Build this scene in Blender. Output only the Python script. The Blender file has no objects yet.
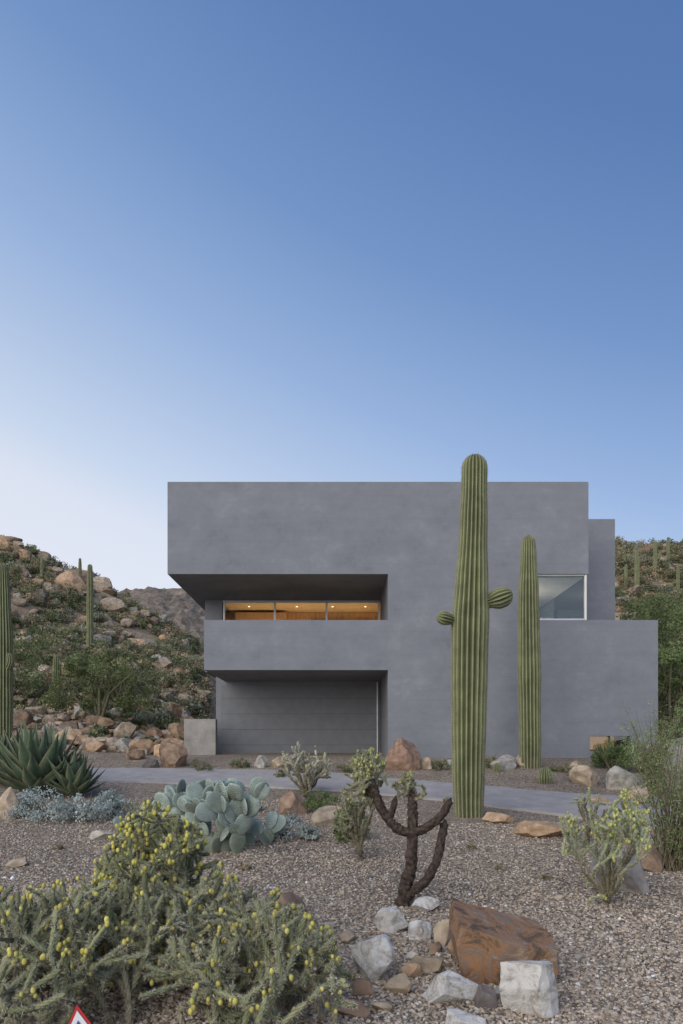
import bpy, math, random, bmesh
import numpy as np
from mathutils import Vector, noise, Matrix
random.seed(7); rng=np.random.default_rng(7)
sc=bpy.context.scene
FP=683.0; HY=745.0; CX=341.5
# ---------------------------------------------------------------- helpers
class MB:
    def __init__(s): s.V=[];s.F={3:[],4:[]};s.C=[];s.n=0
    def add(s,v,f,c):
        v=np.asarray(v,float).reshape(-1,3); f=np.asarray(f,int)
        c=np.asarray(c,float)
        if c.ndim==1: c=np.tile(c,(len(v),1))
        s.V.append(v); s.C.append(c); s.F[f.shape[1]].append(f+s.n); s.n+=len(v)
    def obj(s,name,mat,smooth=False,parent=None):
        me=bpy.data.meshes.new(name)
        if s.n:
            V=np.concatenate(s.V);C=np.concatenate(s.C)
            C=np.concatenate([C,np.ones((len(C),1))],1)
            T=np.concatenate(s.F[3]) if s.F[3] else np.zeros((0,3),int)
            Q=np.concatenate(s.F[4]) if s.F[4] else np.zeros((0,4),int)
            L=np.concatenate([T.ravel(),Q.ravel()])
            st=np.concatenate([np.arange(len(T))*3,len(T)*3+np.arange(len(Q))*4])
            me.vertices.add(len(V));me.vertices.foreach_set('co',V.ravel().astype(np.float32))
            me.loops.add(len(L));me.loops.foreach_set('vertex_index',L.astype(np.int32))
            me.polygons.add(len(st));me.polygons.foreach_set('loop_start',st.astype(np.int32))
            me.update(calc_edges=True)
            me.polygons.foreach_set('use_smooth',np.full(len(st),smooth))
            a=me.attributes.new('Col','FLOAT_COLOR','POINT');a.data.foreach_set('color',C.ravel().astype(np.float32))
            me.update()
        o=bpy.data.objects.new(name,me);sc.collection.objects.link(o)
        if mat: me.materials.append(mat)
        if parent: o.parent=parent
        return o
def empty(name):
    o=bpy.data.objects.new(name,None);sc.collection.objects.link(o);return o
def nmat(name):
    m=bpy.data.materials.new(name);m.use_nodes=True;nt=m.node_tree
    return m,nt,nt.nodes['Principled BSDF']
def N(nt,t,**k):
    n=nt.nodes.new(t)
    for a,b in k.items():
        if a in n.inputs: n.inputs[a].default_value=b
        else: setattr(n,a,b)
    return n
def mix(nt,fac,a,b,mode='MIX'):
    m=nt.nodes.new('ShaderNodeMix');m.data_type='RGBA';m.blend_type=mode
    for i,v in ((0,fac),(6,a),(7,b)):
        if hasattr(v,'links'): nt.links.new(v,m.inputs[i])
        else: m.inputs[i].default_value=v if i==0 else (*v,1)
    return m.outputs[2]
def ramp(nt,src,stops):
    r=nt.nodes.new('ShaderNodeValToRGB');e=r.color_ramp.elements
    while len(e)<len(stops): e.new(0.5)
    for i,(p,c) in enumerate(stops):
        e[i].position=p;e[i].color=(*c,1) if len(c)==3 else c
    nt.links.new(src,r.inputs[0]);return r.outputs[0]
def attr_mat(name,rough=0.8,nscale=20,namt=0.35,bump=0.0,bscale=60,trans=0.0):
    m,nt,b=nmat(name);b.inputs['Roughness'].default_value=rough
    b.inputs['Specular IOR Level'].default_value=0.3
    a=N(nt,'ShaderNodeAttribute');a.attribute_name='Col'
    tc=N(nt,'ShaderNodeTexCoord')
    n=N(nt,'ShaderNodeTexNoise',Scale=nscale,Detail=5.0);nt.links.new(tc.outputs['Object'],n.inputs['Vector'])
    r=ramp(nt,n.outputs['Fac'],[(0.3,(1-namt,)*3),(0.7,(1+namt,)*3)])
    c=mix(nt,1.0,a.outputs['Color'],r,'MULTIPLY');nt.links.new(c,b.inputs['Base Color'])
    if bump:
        n2=N(nt,'ShaderNodeTexNoise',Scale=bscale,Detail=8.0);nt.links.new(tc.outputs['Object'],n2.inputs['Vector'])
        bp=N(nt,'ShaderNodeBump',Strength=bump,Distance=0.02);nt.links.new(n2.outputs['Fac'],bp.inputs['Height']);nt.links.new(bp.outputs['Normal'],b.inputs['Normal'])
    if trans:
        t=N(nt,'ShaderNodeBsdfTranslucent');nt.links.new(c,t.inputs['Color'])
        ms=N(nt,'ShaderNodeMixShader');ms.inputs[0].default_value=trans
        nt.links.new(b.outputs[0],ms.inputs[1]);nt.links.new(t.outputs[0],ms.inputs[2])
        nt.links.new(ms.outputs[0],nt.nodes['Material Output'].inputs[0])
    return m
def sstep(a,b,x):
    t=min(1,max(0,(x-a)/(b-a)));return t*t*(3-2*t)
# ---------------------------------------------------------------- terrain function
PY=[-30,0,3.5,4,6,8,10,12,14,16,18.7,24,60,700]
PZ=[-1.9,-1.65,-1.6,-1.6,-1.55,-1.45,-1.30,-1.20,-1.0,-0.70,-0.35,-0.2,0.2,2]
EU=[-3,-0.75,-0.5,-0.41,-0.354,-0.31,-0.23,-0.1,0.1,0.3,0.4,0.5,0.75,3]
EV=[.25,.32,.292,.262,.24,.21,.165,.05,.05,.2,.305,.30,.32,.25]
def gz(x,y):
    b=float(np.interp(y,PY,PZ))
    b+=0.03*noise.noise(Vector((x*0.9,y*0.9,3)))*sstep(-1,0,16-y)
    if y>17:
        u=x/y
        if x<0: m=sstep(-4.6,-8.5,x) if x>-8.5 else 1
        else: m=sstep(9.2,13,x)
        if y>32: m=max(m,sstep(32,45,y))
        if m>0:
            E=float(np.interp(u,EU,EV))
            t=min(1,(y-18)/(52-18))
            if t>0:
                h=(E*min(y,52)-b)*(0.25*t+0.75*t**1.15)
                if y>52: h+=(y-52)*0.02-max(0,y-70)*0.02
                nz=noise.fractal(Vector((x*0.09,y*0.09,1.7)),1.0,2.0,5)
                h+=nz*min(1.3,0.06*(y-18))*1.0
                n2=noise.fractal(Vector((x*0.6,y*0.6,5.7)),1.0,2.0,4)
                h+=n2*0.22*min(1,(y-18)/4)
                b+=h*m
    return b
def hit(px,py):
    u=(px-CX)/FP; d=3.0
    while d<70:
        z=gz(u*d,d)
        if HY-FP*z/d<=py: break
        d+=0.04
    return Vector((u*d,d,gz(u*d,d)))
# ---------------------------------------------------------------- ground
m_ground,nt,b=nmat('gravel_soil')
b.inputs['Roughness'].default_value=0.95;b.inputs['Specular IOR Level'].default_value=0.15
tc=N(nt,'ShaderNodeTexCoord')
v=N(nt,'ShaderNodeTexVoronoi',Scale=38.0);nt.links.new(tc.outputs['Object'],v.inputs['Vector'])
sep=N(nt,'ShaderNodeSeparateColor');nt.links.new(v.outputs['Color'],sep.inputs[0])
peb=ramp(nt,sep.outputs[0],[(0,(.17,.135,.10)),(.3,(.36,.285,.215)),(.7,(.49,.40,.31)),(.93,(.57,.495,.40)),(1,(.68,.64,.58))])
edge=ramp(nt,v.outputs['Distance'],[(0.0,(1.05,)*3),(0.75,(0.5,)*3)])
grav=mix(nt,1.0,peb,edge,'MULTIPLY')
nn=N(nt,'ShaderNodeTexNoise',Scale=0.7,Detail=6.0);nt.links.new(tc.outputs['Object'],nn.inputs['Vector'])
lv=ramp(nt,nn.outputs['Fac'],[(0.3,(0.78,.78,.8)),(0.7,(1.14,1.1,1.06))])
grav=mix(nt,1.0,grav,lv,'MULTIPLY')
n3=N(nt,'ShaderNodeTexNoise',Scale=1.3,Detail=10.0,Roughness=0.7);nt.links.new(tc.outputs['Object'],n3.inputs['Vector'])
soil=ramp(nt,n3.outputs['Fac'],[(0.3,(.13,.115,.065)),(0.42,(.22,.175,.115)),(0.55,(.34,.26,.185)),(0.75,(.46,.37,.285))])
at=N(nt,'ShaderNodeAttribute');at.attribute_name='Col'
s2=N(nt,'ShaderNodeSeparateColor');nt.links.new(at.outputs['Color'],s2.inputs[0])
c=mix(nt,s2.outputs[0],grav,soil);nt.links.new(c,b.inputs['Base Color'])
bp=N(nt,'ShaderNodeBump',Strength=0.7,Distance=0.012,invert=True);nt.links.new(v.outputs['Distance'],bp.inputs['Height'])
bp2=N(nt,'ShaderNodeBump',Strength=0.6,Distance=0.25);nt.links.new(n3.outputs['Fac'],bp2.inputs['Height']);nt.links.new(bp.outputs['Normal'],bp2.inputs['Normal'])
nt.links.new(bp2.outputs['Normal'],b.inputs['Normal'])
ys=np.concatenate([np.linspace(-30,3,12)[:-1],np.arange(3,20,0.2),np.arange(20,75,0.6),np.geomspace(75,700,25)])
xs=np.concatenate([-np.geomspace(36,500,18)[::-1],np.arange(-35,-10,.7),np.arange(-10,12,0.25),np.arange(12,35,.7),np.geomspace(36,500,18)])
G=MB();V=[];C=[]
for y in ys:
    for x in xs:
        V.append((x,y,gz(x,y)))
        hm=sstep(17.5,23,y)*(1 if (x<-4 or x>8) else .3)
        C.append((hm,0,0))
nx=len(xs);ny=len(ys)
I=np.arange(nx*ny).reshape(ny,nx)
F=np.stack([I[:-1,:-1],I[:-1,1:],I[1:,1:],I[1:,:-1]],-1).reshape(-1,4)
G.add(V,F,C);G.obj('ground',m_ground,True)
def ico():
    p=(1+5**.5)/2
    v=np.array([(-1,p,0),(1,p,0),(-1,-p,0),(1,-p,0),(0,-1,p),(0,1,p),(0,-1,-p),(0,1,-p),(p,0,-1),(p,0,1),(-p,0,-1),(-p,0,1)],float)
    v/=np.linalg.norm(v[0])
    f=np.array([(0,11,5),(0,5,1),(0,1,7),(0,7,10),(0,10,11),(1,5,9),(5,11,4),(11,10,2),(10,7,6),(7,1,8),(3,9,4),(3,4,2),(3,2,6),(3,6,8),(3,8,9),(4,9,5),(2,4,11),(6,2,10),(8,6,7),(9,8,1)])
    return v,f
IV,IF=ico()
NP=95000
d=3.2*(13.5/3.2)**(rng.random(NP)**0.9); u=rng.uniform(-.62,.62,NP)
PX=u*d;PYY=d
keep=~((d>11.0)&(PX>1.2))
PX=PX[keep];PYY=PYY[keep];NP=len(PX)
PZZ=np.array([gz(a,bb) for a,bb in zip(PX,PYY)])
sz=rng.uniform(.006,.013,NP)*(1+.25*rng.standard_normal(NP)**2*.5)
sc3=sz[:,None]*rng.uniform(.6,1.35,(NP,3))*np.array([1,1,.7])
ang=rng.uniform(0,6.28,NP)
tv=IV[None]*(1+rng.uniform(-.25,.25,(NP,12,1)))*sc3[:,None,:]
ca,sa=np.cos(ang)[:,None],np.sin(ang)[:,None]
tv=np.stack([tv[...,0]*ca-tv[...,1]*sa,tv[...,0]*sa+tv[...,1]*ca,tv[...,2]],-1)
tv+=np.stack([PX,PYY,PZZ+sz*.3],-1)[:,None]
pal=np.array([(.42,.335,.255),(.50,.41,.315),(.35,.28,.21),(.20,.165,.13),(.55,.485,.40),(.47,.36,.26),(.68,.65,.60)])
pc=pal[rng.choice(7,NP,p=[.26,.22,.2,.11,.1,.07,.04])]*rng.uniform(.75,1.2,(NP,1))
PB=MB();PB.add(tv.reshape(-1,3),(IF[None]+12*np.arange(NP)[:,None,None]).reshape(-1,3),np.repeat(pc,12,0))
PB.obj('gravel',attr_mat('pebble',.9,60,.2))
# ---------------------------------------------------------------- driveway
m_drive,nt,b=nmat('concrete_drive');b.inputs['Roughness'].default_value=.85
tc=N(nt,'ShaderNodeTexCoord');n=N(nt,'ShaderNodeTexNoise',Scale=3.0,Detail=9.0,Roughness=.65);nt.links.new(tc.outputs['Object'],n.inputs['Vector'])
nt.links.new(ramp(nt,n.outputs['Fac'],[(.3,(.28,.26,.25)),(.7,(.40,.37,.355))]),b.inputs['Base Color'])
lo=[(40,784),(120,783),(240,787),(340,792),(440,801),(520,811),(600,823),(760,850)]
up=[(40,770),(120,769.5),(240,771),(340,775),(440,784),(520,791),(600,797),(760,808)]
def line(pts,n):
    w=[hit(*p) for p in pts];w=np.array([tuple(p) for p in w])
    t=np.linspace(0,len(w)-1,n);return np.stack([np.interp(t,np.arange(len(w)),w[:,i]) for i in range(3)],-1)
A=line(lo,90);B_=line(up,90);D=MB();V=[];K=14
for i in range(90):
    for k in range(K+1):
        p=A[i]*(1-k/K)+B_[i]*(k/K)
        V.append((p[0],p[1],gz(p[0],p[1])+.045))
for i in range(90): V.append((A[i][0],A[i][1]-.0,gz(A[i][0],A[i][1])-.1))
I=np.arange(90*(K+1)).reshape(90,K+1)
F=np.stack([I[:-1,:-1],I[1:,:-1],I[1:,1:],I[:-1,1:]],-1).reshape(-1,4).tolist()
b0=90*(K+1)
for i in range(89): F.append([b0+i,b0+i+1,I[i+1,0],I[i,0]])
D.add(V,F,(1,1,1));D.obj('driveway',m_drive,False)
# ---------------------------------------------------------------- house
m_st,nt,b=nmat('grey_stucco');b.inputs['Roughness'].default_value=.9;b.inputs['Specular IOR Level'].default_value=.2
tc=N(nt,'ShaderNodeTexCoord')
mp=N(nt,'ShaderNodeMapping');mp.inputs['Scale'].default_value=(.8,.8,.95);nt.links.new(tc.outputs['Object'],mp.inputs['Vector'])
n=N(nt,'ShaderNodeTexNoise',Scale=1.0,Detail=13.0,Roughness=.78,Distortion=.1);nt.links.new(mp.outputs[0],n.inputs['Vector'])
c1=ramp(nt,n.outputs['Fac'],[(.34,(.172,.180,.200)),(.45,(.204,.212,.232)),(.55,(.220,.228,.248)),(.68,(.268,.274,.290))])
mp2=N(nt,'ShaderNodeMapping');mp2.inputs['Scale'].default_value=(.4,.4,4.5);nt.links.new(tc.outputs['Object'],mp2.inputs['Vector'])
n2=N(nt,'ShaderNodeTexNoise',Scale=1.0,Detail=6.0,Roughness=.65);nt.links.new(mp2.outputs[0],n2.inputs['Vector'])
c2=ramp(nt,n2.outputs['Fac'],[(.35,(.97,)*3),(.65,(1.03,)*3)])
sx=N(nt,'ShaderNodeSeparateXYZ');nt.links.new(tc.outputs['Object'],sx.inputs[0])
md=N(nt,'ShaderNodeMath',operation='PINGPONG');nt.links.new(sx.outputs['Z'],md.inputs[0]);md.inputs[1].default_value=.31
c3=ramp(nt,md.outputs[0],[(0,(.95,)*3),(.02,(1,)*3)])
cc_=mix(nt,1.0,mix(nt,1.0,c1,c2,'MULTIPLY'),c3,'MULTIPLY')
nt.links.new(cc_,b.inputs['Base Color'])
n3=N(nt,'ShaderNodeTexNoise',Scale=45.0,Detail=5.0);nt.links.new(tc.outputs['Object'],n3.inputs['Vector'])
bp=N(nt,'ShaderNodeBump',Strength=.25,Distance=.01);nt.links.new(n3.outputs['Fac'],bp.inputs['Height']);nt.links.new(bp.outputs['Normal'],b.inputs['Normal'])
def smat(name,col,rough=.6,em=None,es=0,metal=0,wood=False):
    m,nt,b=nmat(name);b.inputs['Roughness'].default_value=rough;b.inputs['Metallic'].default_value=metal
    tc=N(nt,'ShaderNodeTexCoord');mp=N(nt,'ShaderNodeMapping');nt.links.new(tc.outputs['Object'],mp.inputs['Vector'])
    if wood: mp.inputs['Scale'].default_value=(9,9,.8)
    n=N(nt,'ShaderNodeTexNoise',Scale=4.0,Detail=5.0);nt.links.new(mp.outputs[0],n.inputs['Vector'])
    k=.35 if wood else .08
    c=ramp(nt,n.outputs['Fac'],[(.3,tuple(x*(1-k) for x in col)),(.7,tuple(min(1,x*(1+k)) for x in col))])
    nt.links.new(c,b.inputs['Base Color'])
    if em: b.inputs['Emission Color'].default_value=(*em,1);b.inputs['Emission Strength'].default_value=es
    return m
m_wood=smat('warm_wood',(.46,.26,.13),.5,wood=True)
m_white=smat('white_plaster',(.75,.73,.70),.8)
m_ceil=smat('wood_ceiling',(.55,.41,.26),.6)
m_metal=smat('aluminium_frame',(.55,.56,.58),.4,metal=.6)
m_dark=smat('dark_metal',(.05,.05,.055),.5)
m_garage=smat('garage_door_panel',(.175,.18,.195),.7)
m_lamp=smat('lamp_glow',(1,.9,.7),.5,em=(1,.8,.55),es=2.5)
m_warm=smat('warm_window_glow',(.5,.3,.15),.5,em=(1,.5,.18),es=.28)
m_glass=bpy.data.materials.new('window_glass');m_glass.use_nodes=True;nt=m_glass.node_tree;nt.nodes.clear()
o_=nt.nodes.new('ShaderNodeOutputMaterial');t=nt.nodes.new('ShaderNodeBsdfTransparent');t.inputs[0].default_value=(.88,.93,.92,1)
g=nt.nodes.new('ShaderNodeBsdfGlossy');g.inputs['Roughness'].default_value=.02
fr=nt.nodes.new('ShaderNodeFresnel');fr.inputs[0].default_value=1.9
ms=nt.nodes.new('ShaderNodeMixShader');nt.links.new(fr.outputs[0],ms.inputs[0]);nt.links.new(t.outputs[0],ms.inputs[1]);nt.links.new(g.outputs[0],ms.inputs[2]);nt.links.new(ms.outputs[0],o_.inputs[0])
house=empty('modern_stucco_house')
def box(name,x0,x1,y0,y1,z0,z1,mat,parent=house):
    B=MB();v=[(x,y,z) for z in(z0,z1) for y in(y0,y1) for x in(x0,x1)]
    B.add(v,[(0,2,3,1),(4,5,7,6),(0,1,5,4),(2,6,7,3),(0,4,6,2),(1,3,7,5)],(1,1,1))
    return B.obj(name,mat,False,parent)
F0=18.7;s=F0/FP
X=lambda px:(px-CX)*s
Z=lambda py:(HY-py)*s
Xa,Xb,Xc,Xd,Xe,Xf=X(167.5),X(204),X(388),X(536),X(588.5),X(658)
Z0,Z1,Z2,Z3=Z(482),Z(574),Z(620),Z(670)
BY=22.05;YB=29
box('upper_storey',Xa,Xe,F0,YB,Z1,Z0,m_st)
box('middle_wall',Xc,Xd,F0,F0+.3,Z2,Z1,m_st)
box('terrace_side_wall',Xc,Xc+.3,F0+.3,BY,Z2,Z1,m_st)
gx0,gx1,gz0,gz1=X(590),X(631),Z(751),Z(736)
box('lower_storey',Xc,gx0,F0,YB-1,-1.2,Z2,m_st)
box('lower_storey_over_window',gx0,gx1,F0,YB-1,gz1,Z2,m_st)
box('lower_storey_end',gx1,Xf,F0,YB-1,-1.2,Z2,m_st)
box('lower_window_sill',gx0,gx1,F0,F0+1.2,-1.2,gz0,m_st)
box('lower_window_back',gx0,gx1,F0+1.2,F0+1.3,-1.2,gz1,m_warm)
box('lower_window_glass',gx0,gx1,F0+.12,F0+.13,gz0,gz1,m_glass)
box('lower_window_frame',gx0,gx1,F0+.08,F0+.11,gz0,gz0+.04,m_dark)
box('lower_window_mullion',(gx0+gx1)/2-.02,(gx0+gx1)/2+.02,F0+.08,F0+.11,gz0+.04,gz1,m_dark)
box('rear_volume',Xe+.01,(615-CX)*21.8/FP,21.8,YB,Z2,(HY-519)*21.8/FP,m_st)
box('balcony_parapet',Xb,Xc,F0,F0+.25,Z3,Z2,m_st)
box('balcony_side_parapet',Xb,Xb+.25,F0+.25,BY,Z3,Z2,m_st)
box('balcony_slab',Xb+.25,Xc,F0+.25,BY,Z3,Z3+.3,m_st)
bx=(216-CX)*BY/FP
box('lower_back_wall',bx,Xc,BY,BY+.3,-1.2,Z3+.3,m_st)
box('garage_door',(221-CX)*BY/FP,Xc-.02,BY-.03,BY-.002,-1.2,Z3-.12,m_garage)
for i in range(1,5): 
    zz=-.5+i*.5
    box('garage_door_joint_%d'%i,(221-CX)*BY/FP+.02,Xc-.04,BY-.034,BY-.031,zz,zz+.008,m_dark)
box('garage_lit_edge_strip',Xc-.14,Xc-.1,BY-.12,BY-.05,-.4,Z3-.02,m_metal)  # pale metal strip imitates reflected light at the edge of the door opening
wx0,wx1=(222-CX)*BY/FP,(380-CX)*BY/FP
box('upper_back_wall_left',(205-CX)*BY/FP,wx0,BY,BY+.3,Z3+.3,Z1,m_st)
box('side_wall',(205-CX)*BY/FP,(205-CX)*BY/FP+.3,BY+.3,YB,Z3+.3,Z1,m_st)
box('terrace_window_glass',wx0,wx1,BY+.1,BY+.11,Z3+.3,Z1-.06,m_glass)
box('window_head',wx0,wx1,BY+.06,BY+.16,Z1-.07,Z1-.003,m_metal)
for i,px in enumerate((223.5,274.5,326.5,379)):
    xx=(px-CX)*BY/FP;box('mullion_%d'%i,xx-.03,xx+.03,BY+.05,BY+.17,Z3+.3,Z1-.075,m_metal)
box('room_floor',wx0,Xc-.01,BY+.3,27,Z3+.1,Z3+.3,m_wood)
box('room_ceiling',wx0,Xc-.01,BY+.2,27,Z1-.03,Z1-.005,m_ceil)
box('room_back_wall',wx0-.2,Xc+.3,23.9,24.1,Z3+.3,Z1-.04,m_wood)
box('room_end_wall',Xc-.01,Xc+.1,BY+.3,23.8,Z3+.3,Z1-.04,m_ceil)
box('cabinet_upper',wx0+.2,-1.9,23.5,23.88,3.95,Z1-.12,m_wood)
box('shelf',-1.2,.2,23.6,23.88,4.08,4.13,m_dark)
box('wall_picture',.4,1.0,23.8,23.88,3.6,4.35,m_white)
def plight(name,loc,e,r=.1,col=(1,.72,.42)):
    l=bpy.data.lights.new(name,'POINT');l.energy=e;l.color=col;l.shadow_soft_size=r
    o=bpy.data.objects.new(name,l);o.location=loc;sc.collection.objects.link(o);o.parent=house
for i,xx in enumerate((-3.1,-1.5,-.3,.8)):
    box('downlight_%d'%i,xx-.03,xx+.03,22.9,22.96,Z1-.045,Z1-.032,m_lamp)
for i in range(3): plight('room_lamp_%d'%i,(-2.9+i*1.6,22.9,3.2),38,.2)
# corner window
box('corner_glass_front',Xd,Xe-.06,F0+.1,F0+.11,Z2+.05,Z1-.03,m_glass)
box('corner_glass_side',Xe-.04,Xe-.03,F0+.2,21.7,Z2+.05,Z1-.03,m_glass)
box('corner_post',Xe-.09,Xe-.04,F0+.03,F0+.12,Z2,Z1-.003,m_white)
box('corner_head',Xd,Xe-.1,F0+.05,F0+.13,Z1-.035,Z1-.003,m_white)
box('corner_sill',Xd,Xe-.1,F0+.05,F0+.13,Z2+.001,Z2+.05,m_metal)
box('corner_jamb',Xd+.001,Xd+.03,F0+.05,F0+.13,Z2+.05,Z1-.04,m_metal)
box('corner_room_wall',Xc+.4,6.0,23.5,23.6,Z2,Z1,m_white)
box('corner_room_ceiling',Xc+.4,Xe-.05,F0+.3,23.5,Z1-.04,Z1-.005,m_white)
box('corner_room_partition',Xd-1.0,Xd-.9,F0+.3,23.5,Z2+.001,Z1-.04,m_white)
box('corner_room_bench',Xd-.8,Xe-.3,21,21.5,Z2+.01,Z2+.5,m_wood)
plight('corner_fill_light',(5.2,21.0,3.9),50,.15,(1,.90,.75))  # added point light, no fixture, brightens the corner room
box('roof_parapet_cap',Xa+.02,Xe-.02,F0+.02,F0+.3,Z0,Z0+.012,m_dark)
# walls
m_conc,nt,b=nmat('board_concrete_wall');b.inputs['Roughness'].default_value=.9
tc=N(nt,'ShaderNodeTexCoord');n=N(nt,'ShaderNodeTexNoise',Scale=2.5,Detail=10.0,Roughness=.7);nt.links.new(tc.outputs['Object'],n.inputs['Vector'])
nt.links.new(ramp(nt,n.outputs['Fac'],[(.3,(.19,.175,.155)),(.5,(.29,.27,.245)),(.7,(.36,.34,.31))]),b.inputs['Base Color'])
rw=empty('concrete_retaining_wall')
p=(184-CX)*20.5/FP;zt=(HY-719)*20.5/FP
box('wall_block',p,(215.5-CX)*20.5/FP,20.5,20.8,-1.2,zt,m_conc,rw)
box('wall_return',p,p+.3,20.81,25,-1.2,zt-.01,m_conc,rw)
gwm=MB();xa=7.6;xb=10.5
gwm.add([(xa,17,-1),(xb,17.0,-1),(xb,17,.55),(xa,17,.0),(xa,17.3,-1),(xb,17.3,-1),(xb,17.3,.55),(xa,17.3,.0)],[(0,1,2,3),(7,6,5,4),(3,2,6,7),(0,3,7,4),(1,5,6,2)],(1,1,1))
gwm.obj('garden_ramp_wall',m_conc)
# ---------------------------------------------------------------- rocks
m_rock=attr_mat('rock_surface',.85,7,.4,.9,14)
m_rust,nt,b=nmat('rust_rock');b.inputs['Roughness'].default_value=.75
tc=N(nt,'ShaderNodeTexCoord');n=N(nt,'ShaderNodeTexNoise',Scale=4.0,Detail=11.0,Roughness=.72,Distortion=1.0);nt.links.new(tc.outputs['Object'],n.inputs['Vector'])
nt.links.new(ramp(nt,n.outputs['Fac'],[(.3,(.05,.038,.03)),(.42,(.15,.095,.06)),(.48,(.34,.17,.075)),(.54,(.22,.16,.12)),(.62,(.42,.28,.17)),(.75,(.46,.38,.30))]),b.inputs['Base Color'])
bp=N(nt,'ShaderNodeBump',Strength=.9,Distance=.04);nt.links.new(n.outputs['Fac'],bp.inputs['Height']);nt.links.new(bp.outputs['Normal'],b.inputs['Normal'])
m_wrock,nt,b=nmat('white_quartz_rock');b.inputs['Roughness'].default_value=.8
tc=N(nt,'ShaderNodeTexCoord');n=N(nt,'ShaderNodeTexNoise',Scale=9.0,Detail=10.0,Roughness=.75,Distortion=.8);nt.links.new(tc.outputs['Object'],n.inputs['Vector'])
nt.links.new(ramp(nt,n.outputs['Fac'],[(.3,(.13,.11,.09)),(.42,(.42,.37,.32)),(.52,(.64,.61,.56)),(.7,(.74,.72,.69))]),b.inputs['Base Color'])
bp=N(nt,'ShaderNodeBump',Strength=.8,Distance=.03);nt.links.new(n.outputs['Fac'],bp.inputs['Height']);nt.links.new(bp.outputs['Normal'],b.inputs['Normal'])
def icos(sub):
    v=[Vector(x) for x in IV];f=[tuple(x) for x in IF]
    for _ in range(sub):
        cache={};nf=[]
        def mid(a,b):
            k=(min(a,b),max(a,b))
            if k not in cache:
                v.append(((v[a]+v[b])/2).normalized());cache[k]=len(v)-1
            return cache[k]
        for a,b,c in f:
            ab,bc,cas=mid(a,b),mid(b,c),mid(c,a)
            nf+=[(a,ab,cas),(b,bc,ab),(c,cas,bc),(ab,bc,cas)]
        f=nf
    return np.array([tuple(x) for x in v]),np.array(f)
ICO={k:icos(k) for k in (1,2,3,4)}
def rockverts(dims,seed,sub,blocky=.5,ncut=18):
    r=np.random.default_rng(seed);v,f=ICO[sub];v=v.copy()
    v=np.sign(v)*np.abs(v)**(1-blocky*.45)
    v/=np.abs(v).max()
    for _ in range(ncut):
        n_=r.normal(size=3);n_/=np.linalg.norm(n_);t=r.uniform(.48,.85)
        dd=v@n_-t;v-=np.outer(np.where(dd>0,dd,0),n_)
    if sub>=2:
        v*=np.array([1+.07*noise.fractal(Vector(p)*1.8+Vector((seed*3.1,0,0)),1.,2.,5) for p in v])[:,None]
    v=v/(v.max(0)-v.min(0))
    v*=np.array(dims)
    a=r.uniform(-.35,.35);ca,sa=math.cos(a),math.sin(a)
    v=np.stack([v[:,0]*ca-v[:,1]*sa,v[:,0]*sa+v[:,1]*ca,v[:,2]],-1)
    return v,f
rs=0
def rock(px,py,w,h,col,mat=None,name='boulder',blocky=.5,sub=4,dep=.75,tilt=0):
    global rs;rs+=1
    p=hit(px,py);d=p.y;k=d/FP
    W=w*k;H=h*k
    v,f=rockverts((W,W*dep,H*1.3),rs*7+3,sub,blocky)
    v+=np.array([p.x,p.y+W*dep*.35,p.z+H*.36])
    B=MB();B.add(v,f,col);return B.obj(name,mat or m_rock,False)
tan=(.38,.30,.215);brn=(.28,.19,.13);gry=(.38,.35,.30);dk=(.14,.12,.11);org=(.43,.29,.18)
def slabrock(name,px,py,mat,prof,depth,seed):
    p=hit(px,py);k=p.y/FP
    bm=bmesh.new();rings=[]
    for j,(yy,scl,lift) in enumerate([(0,.96,0),(.03,1.0,.0),(.5,1.0,.12),(.94,.93,.20),(1.0,.86,.17)]):
        rings.append([bm.verts.new((p.x+a*k*scl,p.y-.05+yy*depth,p.z-.03+b_*k*(1 if j else .97)+(lift*depth if b_>20 else 0))) for a,b_ in prof])
    n_=len(prof)
    for j in range(4):
        for i in range(n_): bm.faces.new((rings[j][i],rings[j][(i+1)%n_],rings[j+1][(i+1)%n_],rings[j+1][i]))
    bm.faces.new(rings[0][::-1]);bm.faces.new(rings[-1])
    bmesh.ops.triangulate(bm,faces=bm.faces[:])
    bmesh.ops.subdivide_edges(bm,edges=bm.edges[:],cuts=7,use_grid_fill=True)
    bmesh.ops.recalc_face_normals(bm,faces=bm.faces[:])
    for v in bm.verts:
        q=v.co*6+Vector((seed,0,0));f=noise.fractal(q,1.,2.,5)*.012+noise.noise(q*.4)*.014
        v.co+=Vector((noise.noise(q+Vector((9,0,0)))*.012,f*.6,f))
    me=bpy.data.meshes.new(name);bm.to_mesh(me);bm.free();me.materials.append(mat)
    o=bpy.data.objects.new(name,me);sc.collection.objects.link(o);return o
slabrock('rust_boulder',506,984,m_rust,[(-40,4),(-26,-2),(8,-4),(40,2),(52,14),(52,36),(22,42),(-10,50),(-46,60),(-51,44),(-47,22)],.50,4)
for a in [(374,984,46,40),(395,934,36,20),(420,942,24,22),(452,1008,62,32),(536,1019,62,54),(424,912,30,14),(466,1031,44,14)]:
    rock(*a,gry,m_wrock,'white_rock',.4)
for a in [(400,996,28,18,tan),(432,974,34,14,tan),(446,948,20,26,tan),(455,958,16,22,org),(347,944,18,12,tan),(488,1010,22,20,dk),(410,980,22,16,org),(385,1012,24,10,tan),(436,955,14,10,brn),(360,1000,22,14,brn),(478,925,16,10,tan),(412,962,16,9,gry),(350,1020,34,18,brn),(580,960,10,6,gry),(640,940,9,5,tan),(330,930,10,6,gry),(560,900,8,5,tan),(498,1000,16,9,gry),(440,985,14,8,dk)]:
    rock(*a,name='stone',sub=3)
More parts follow.
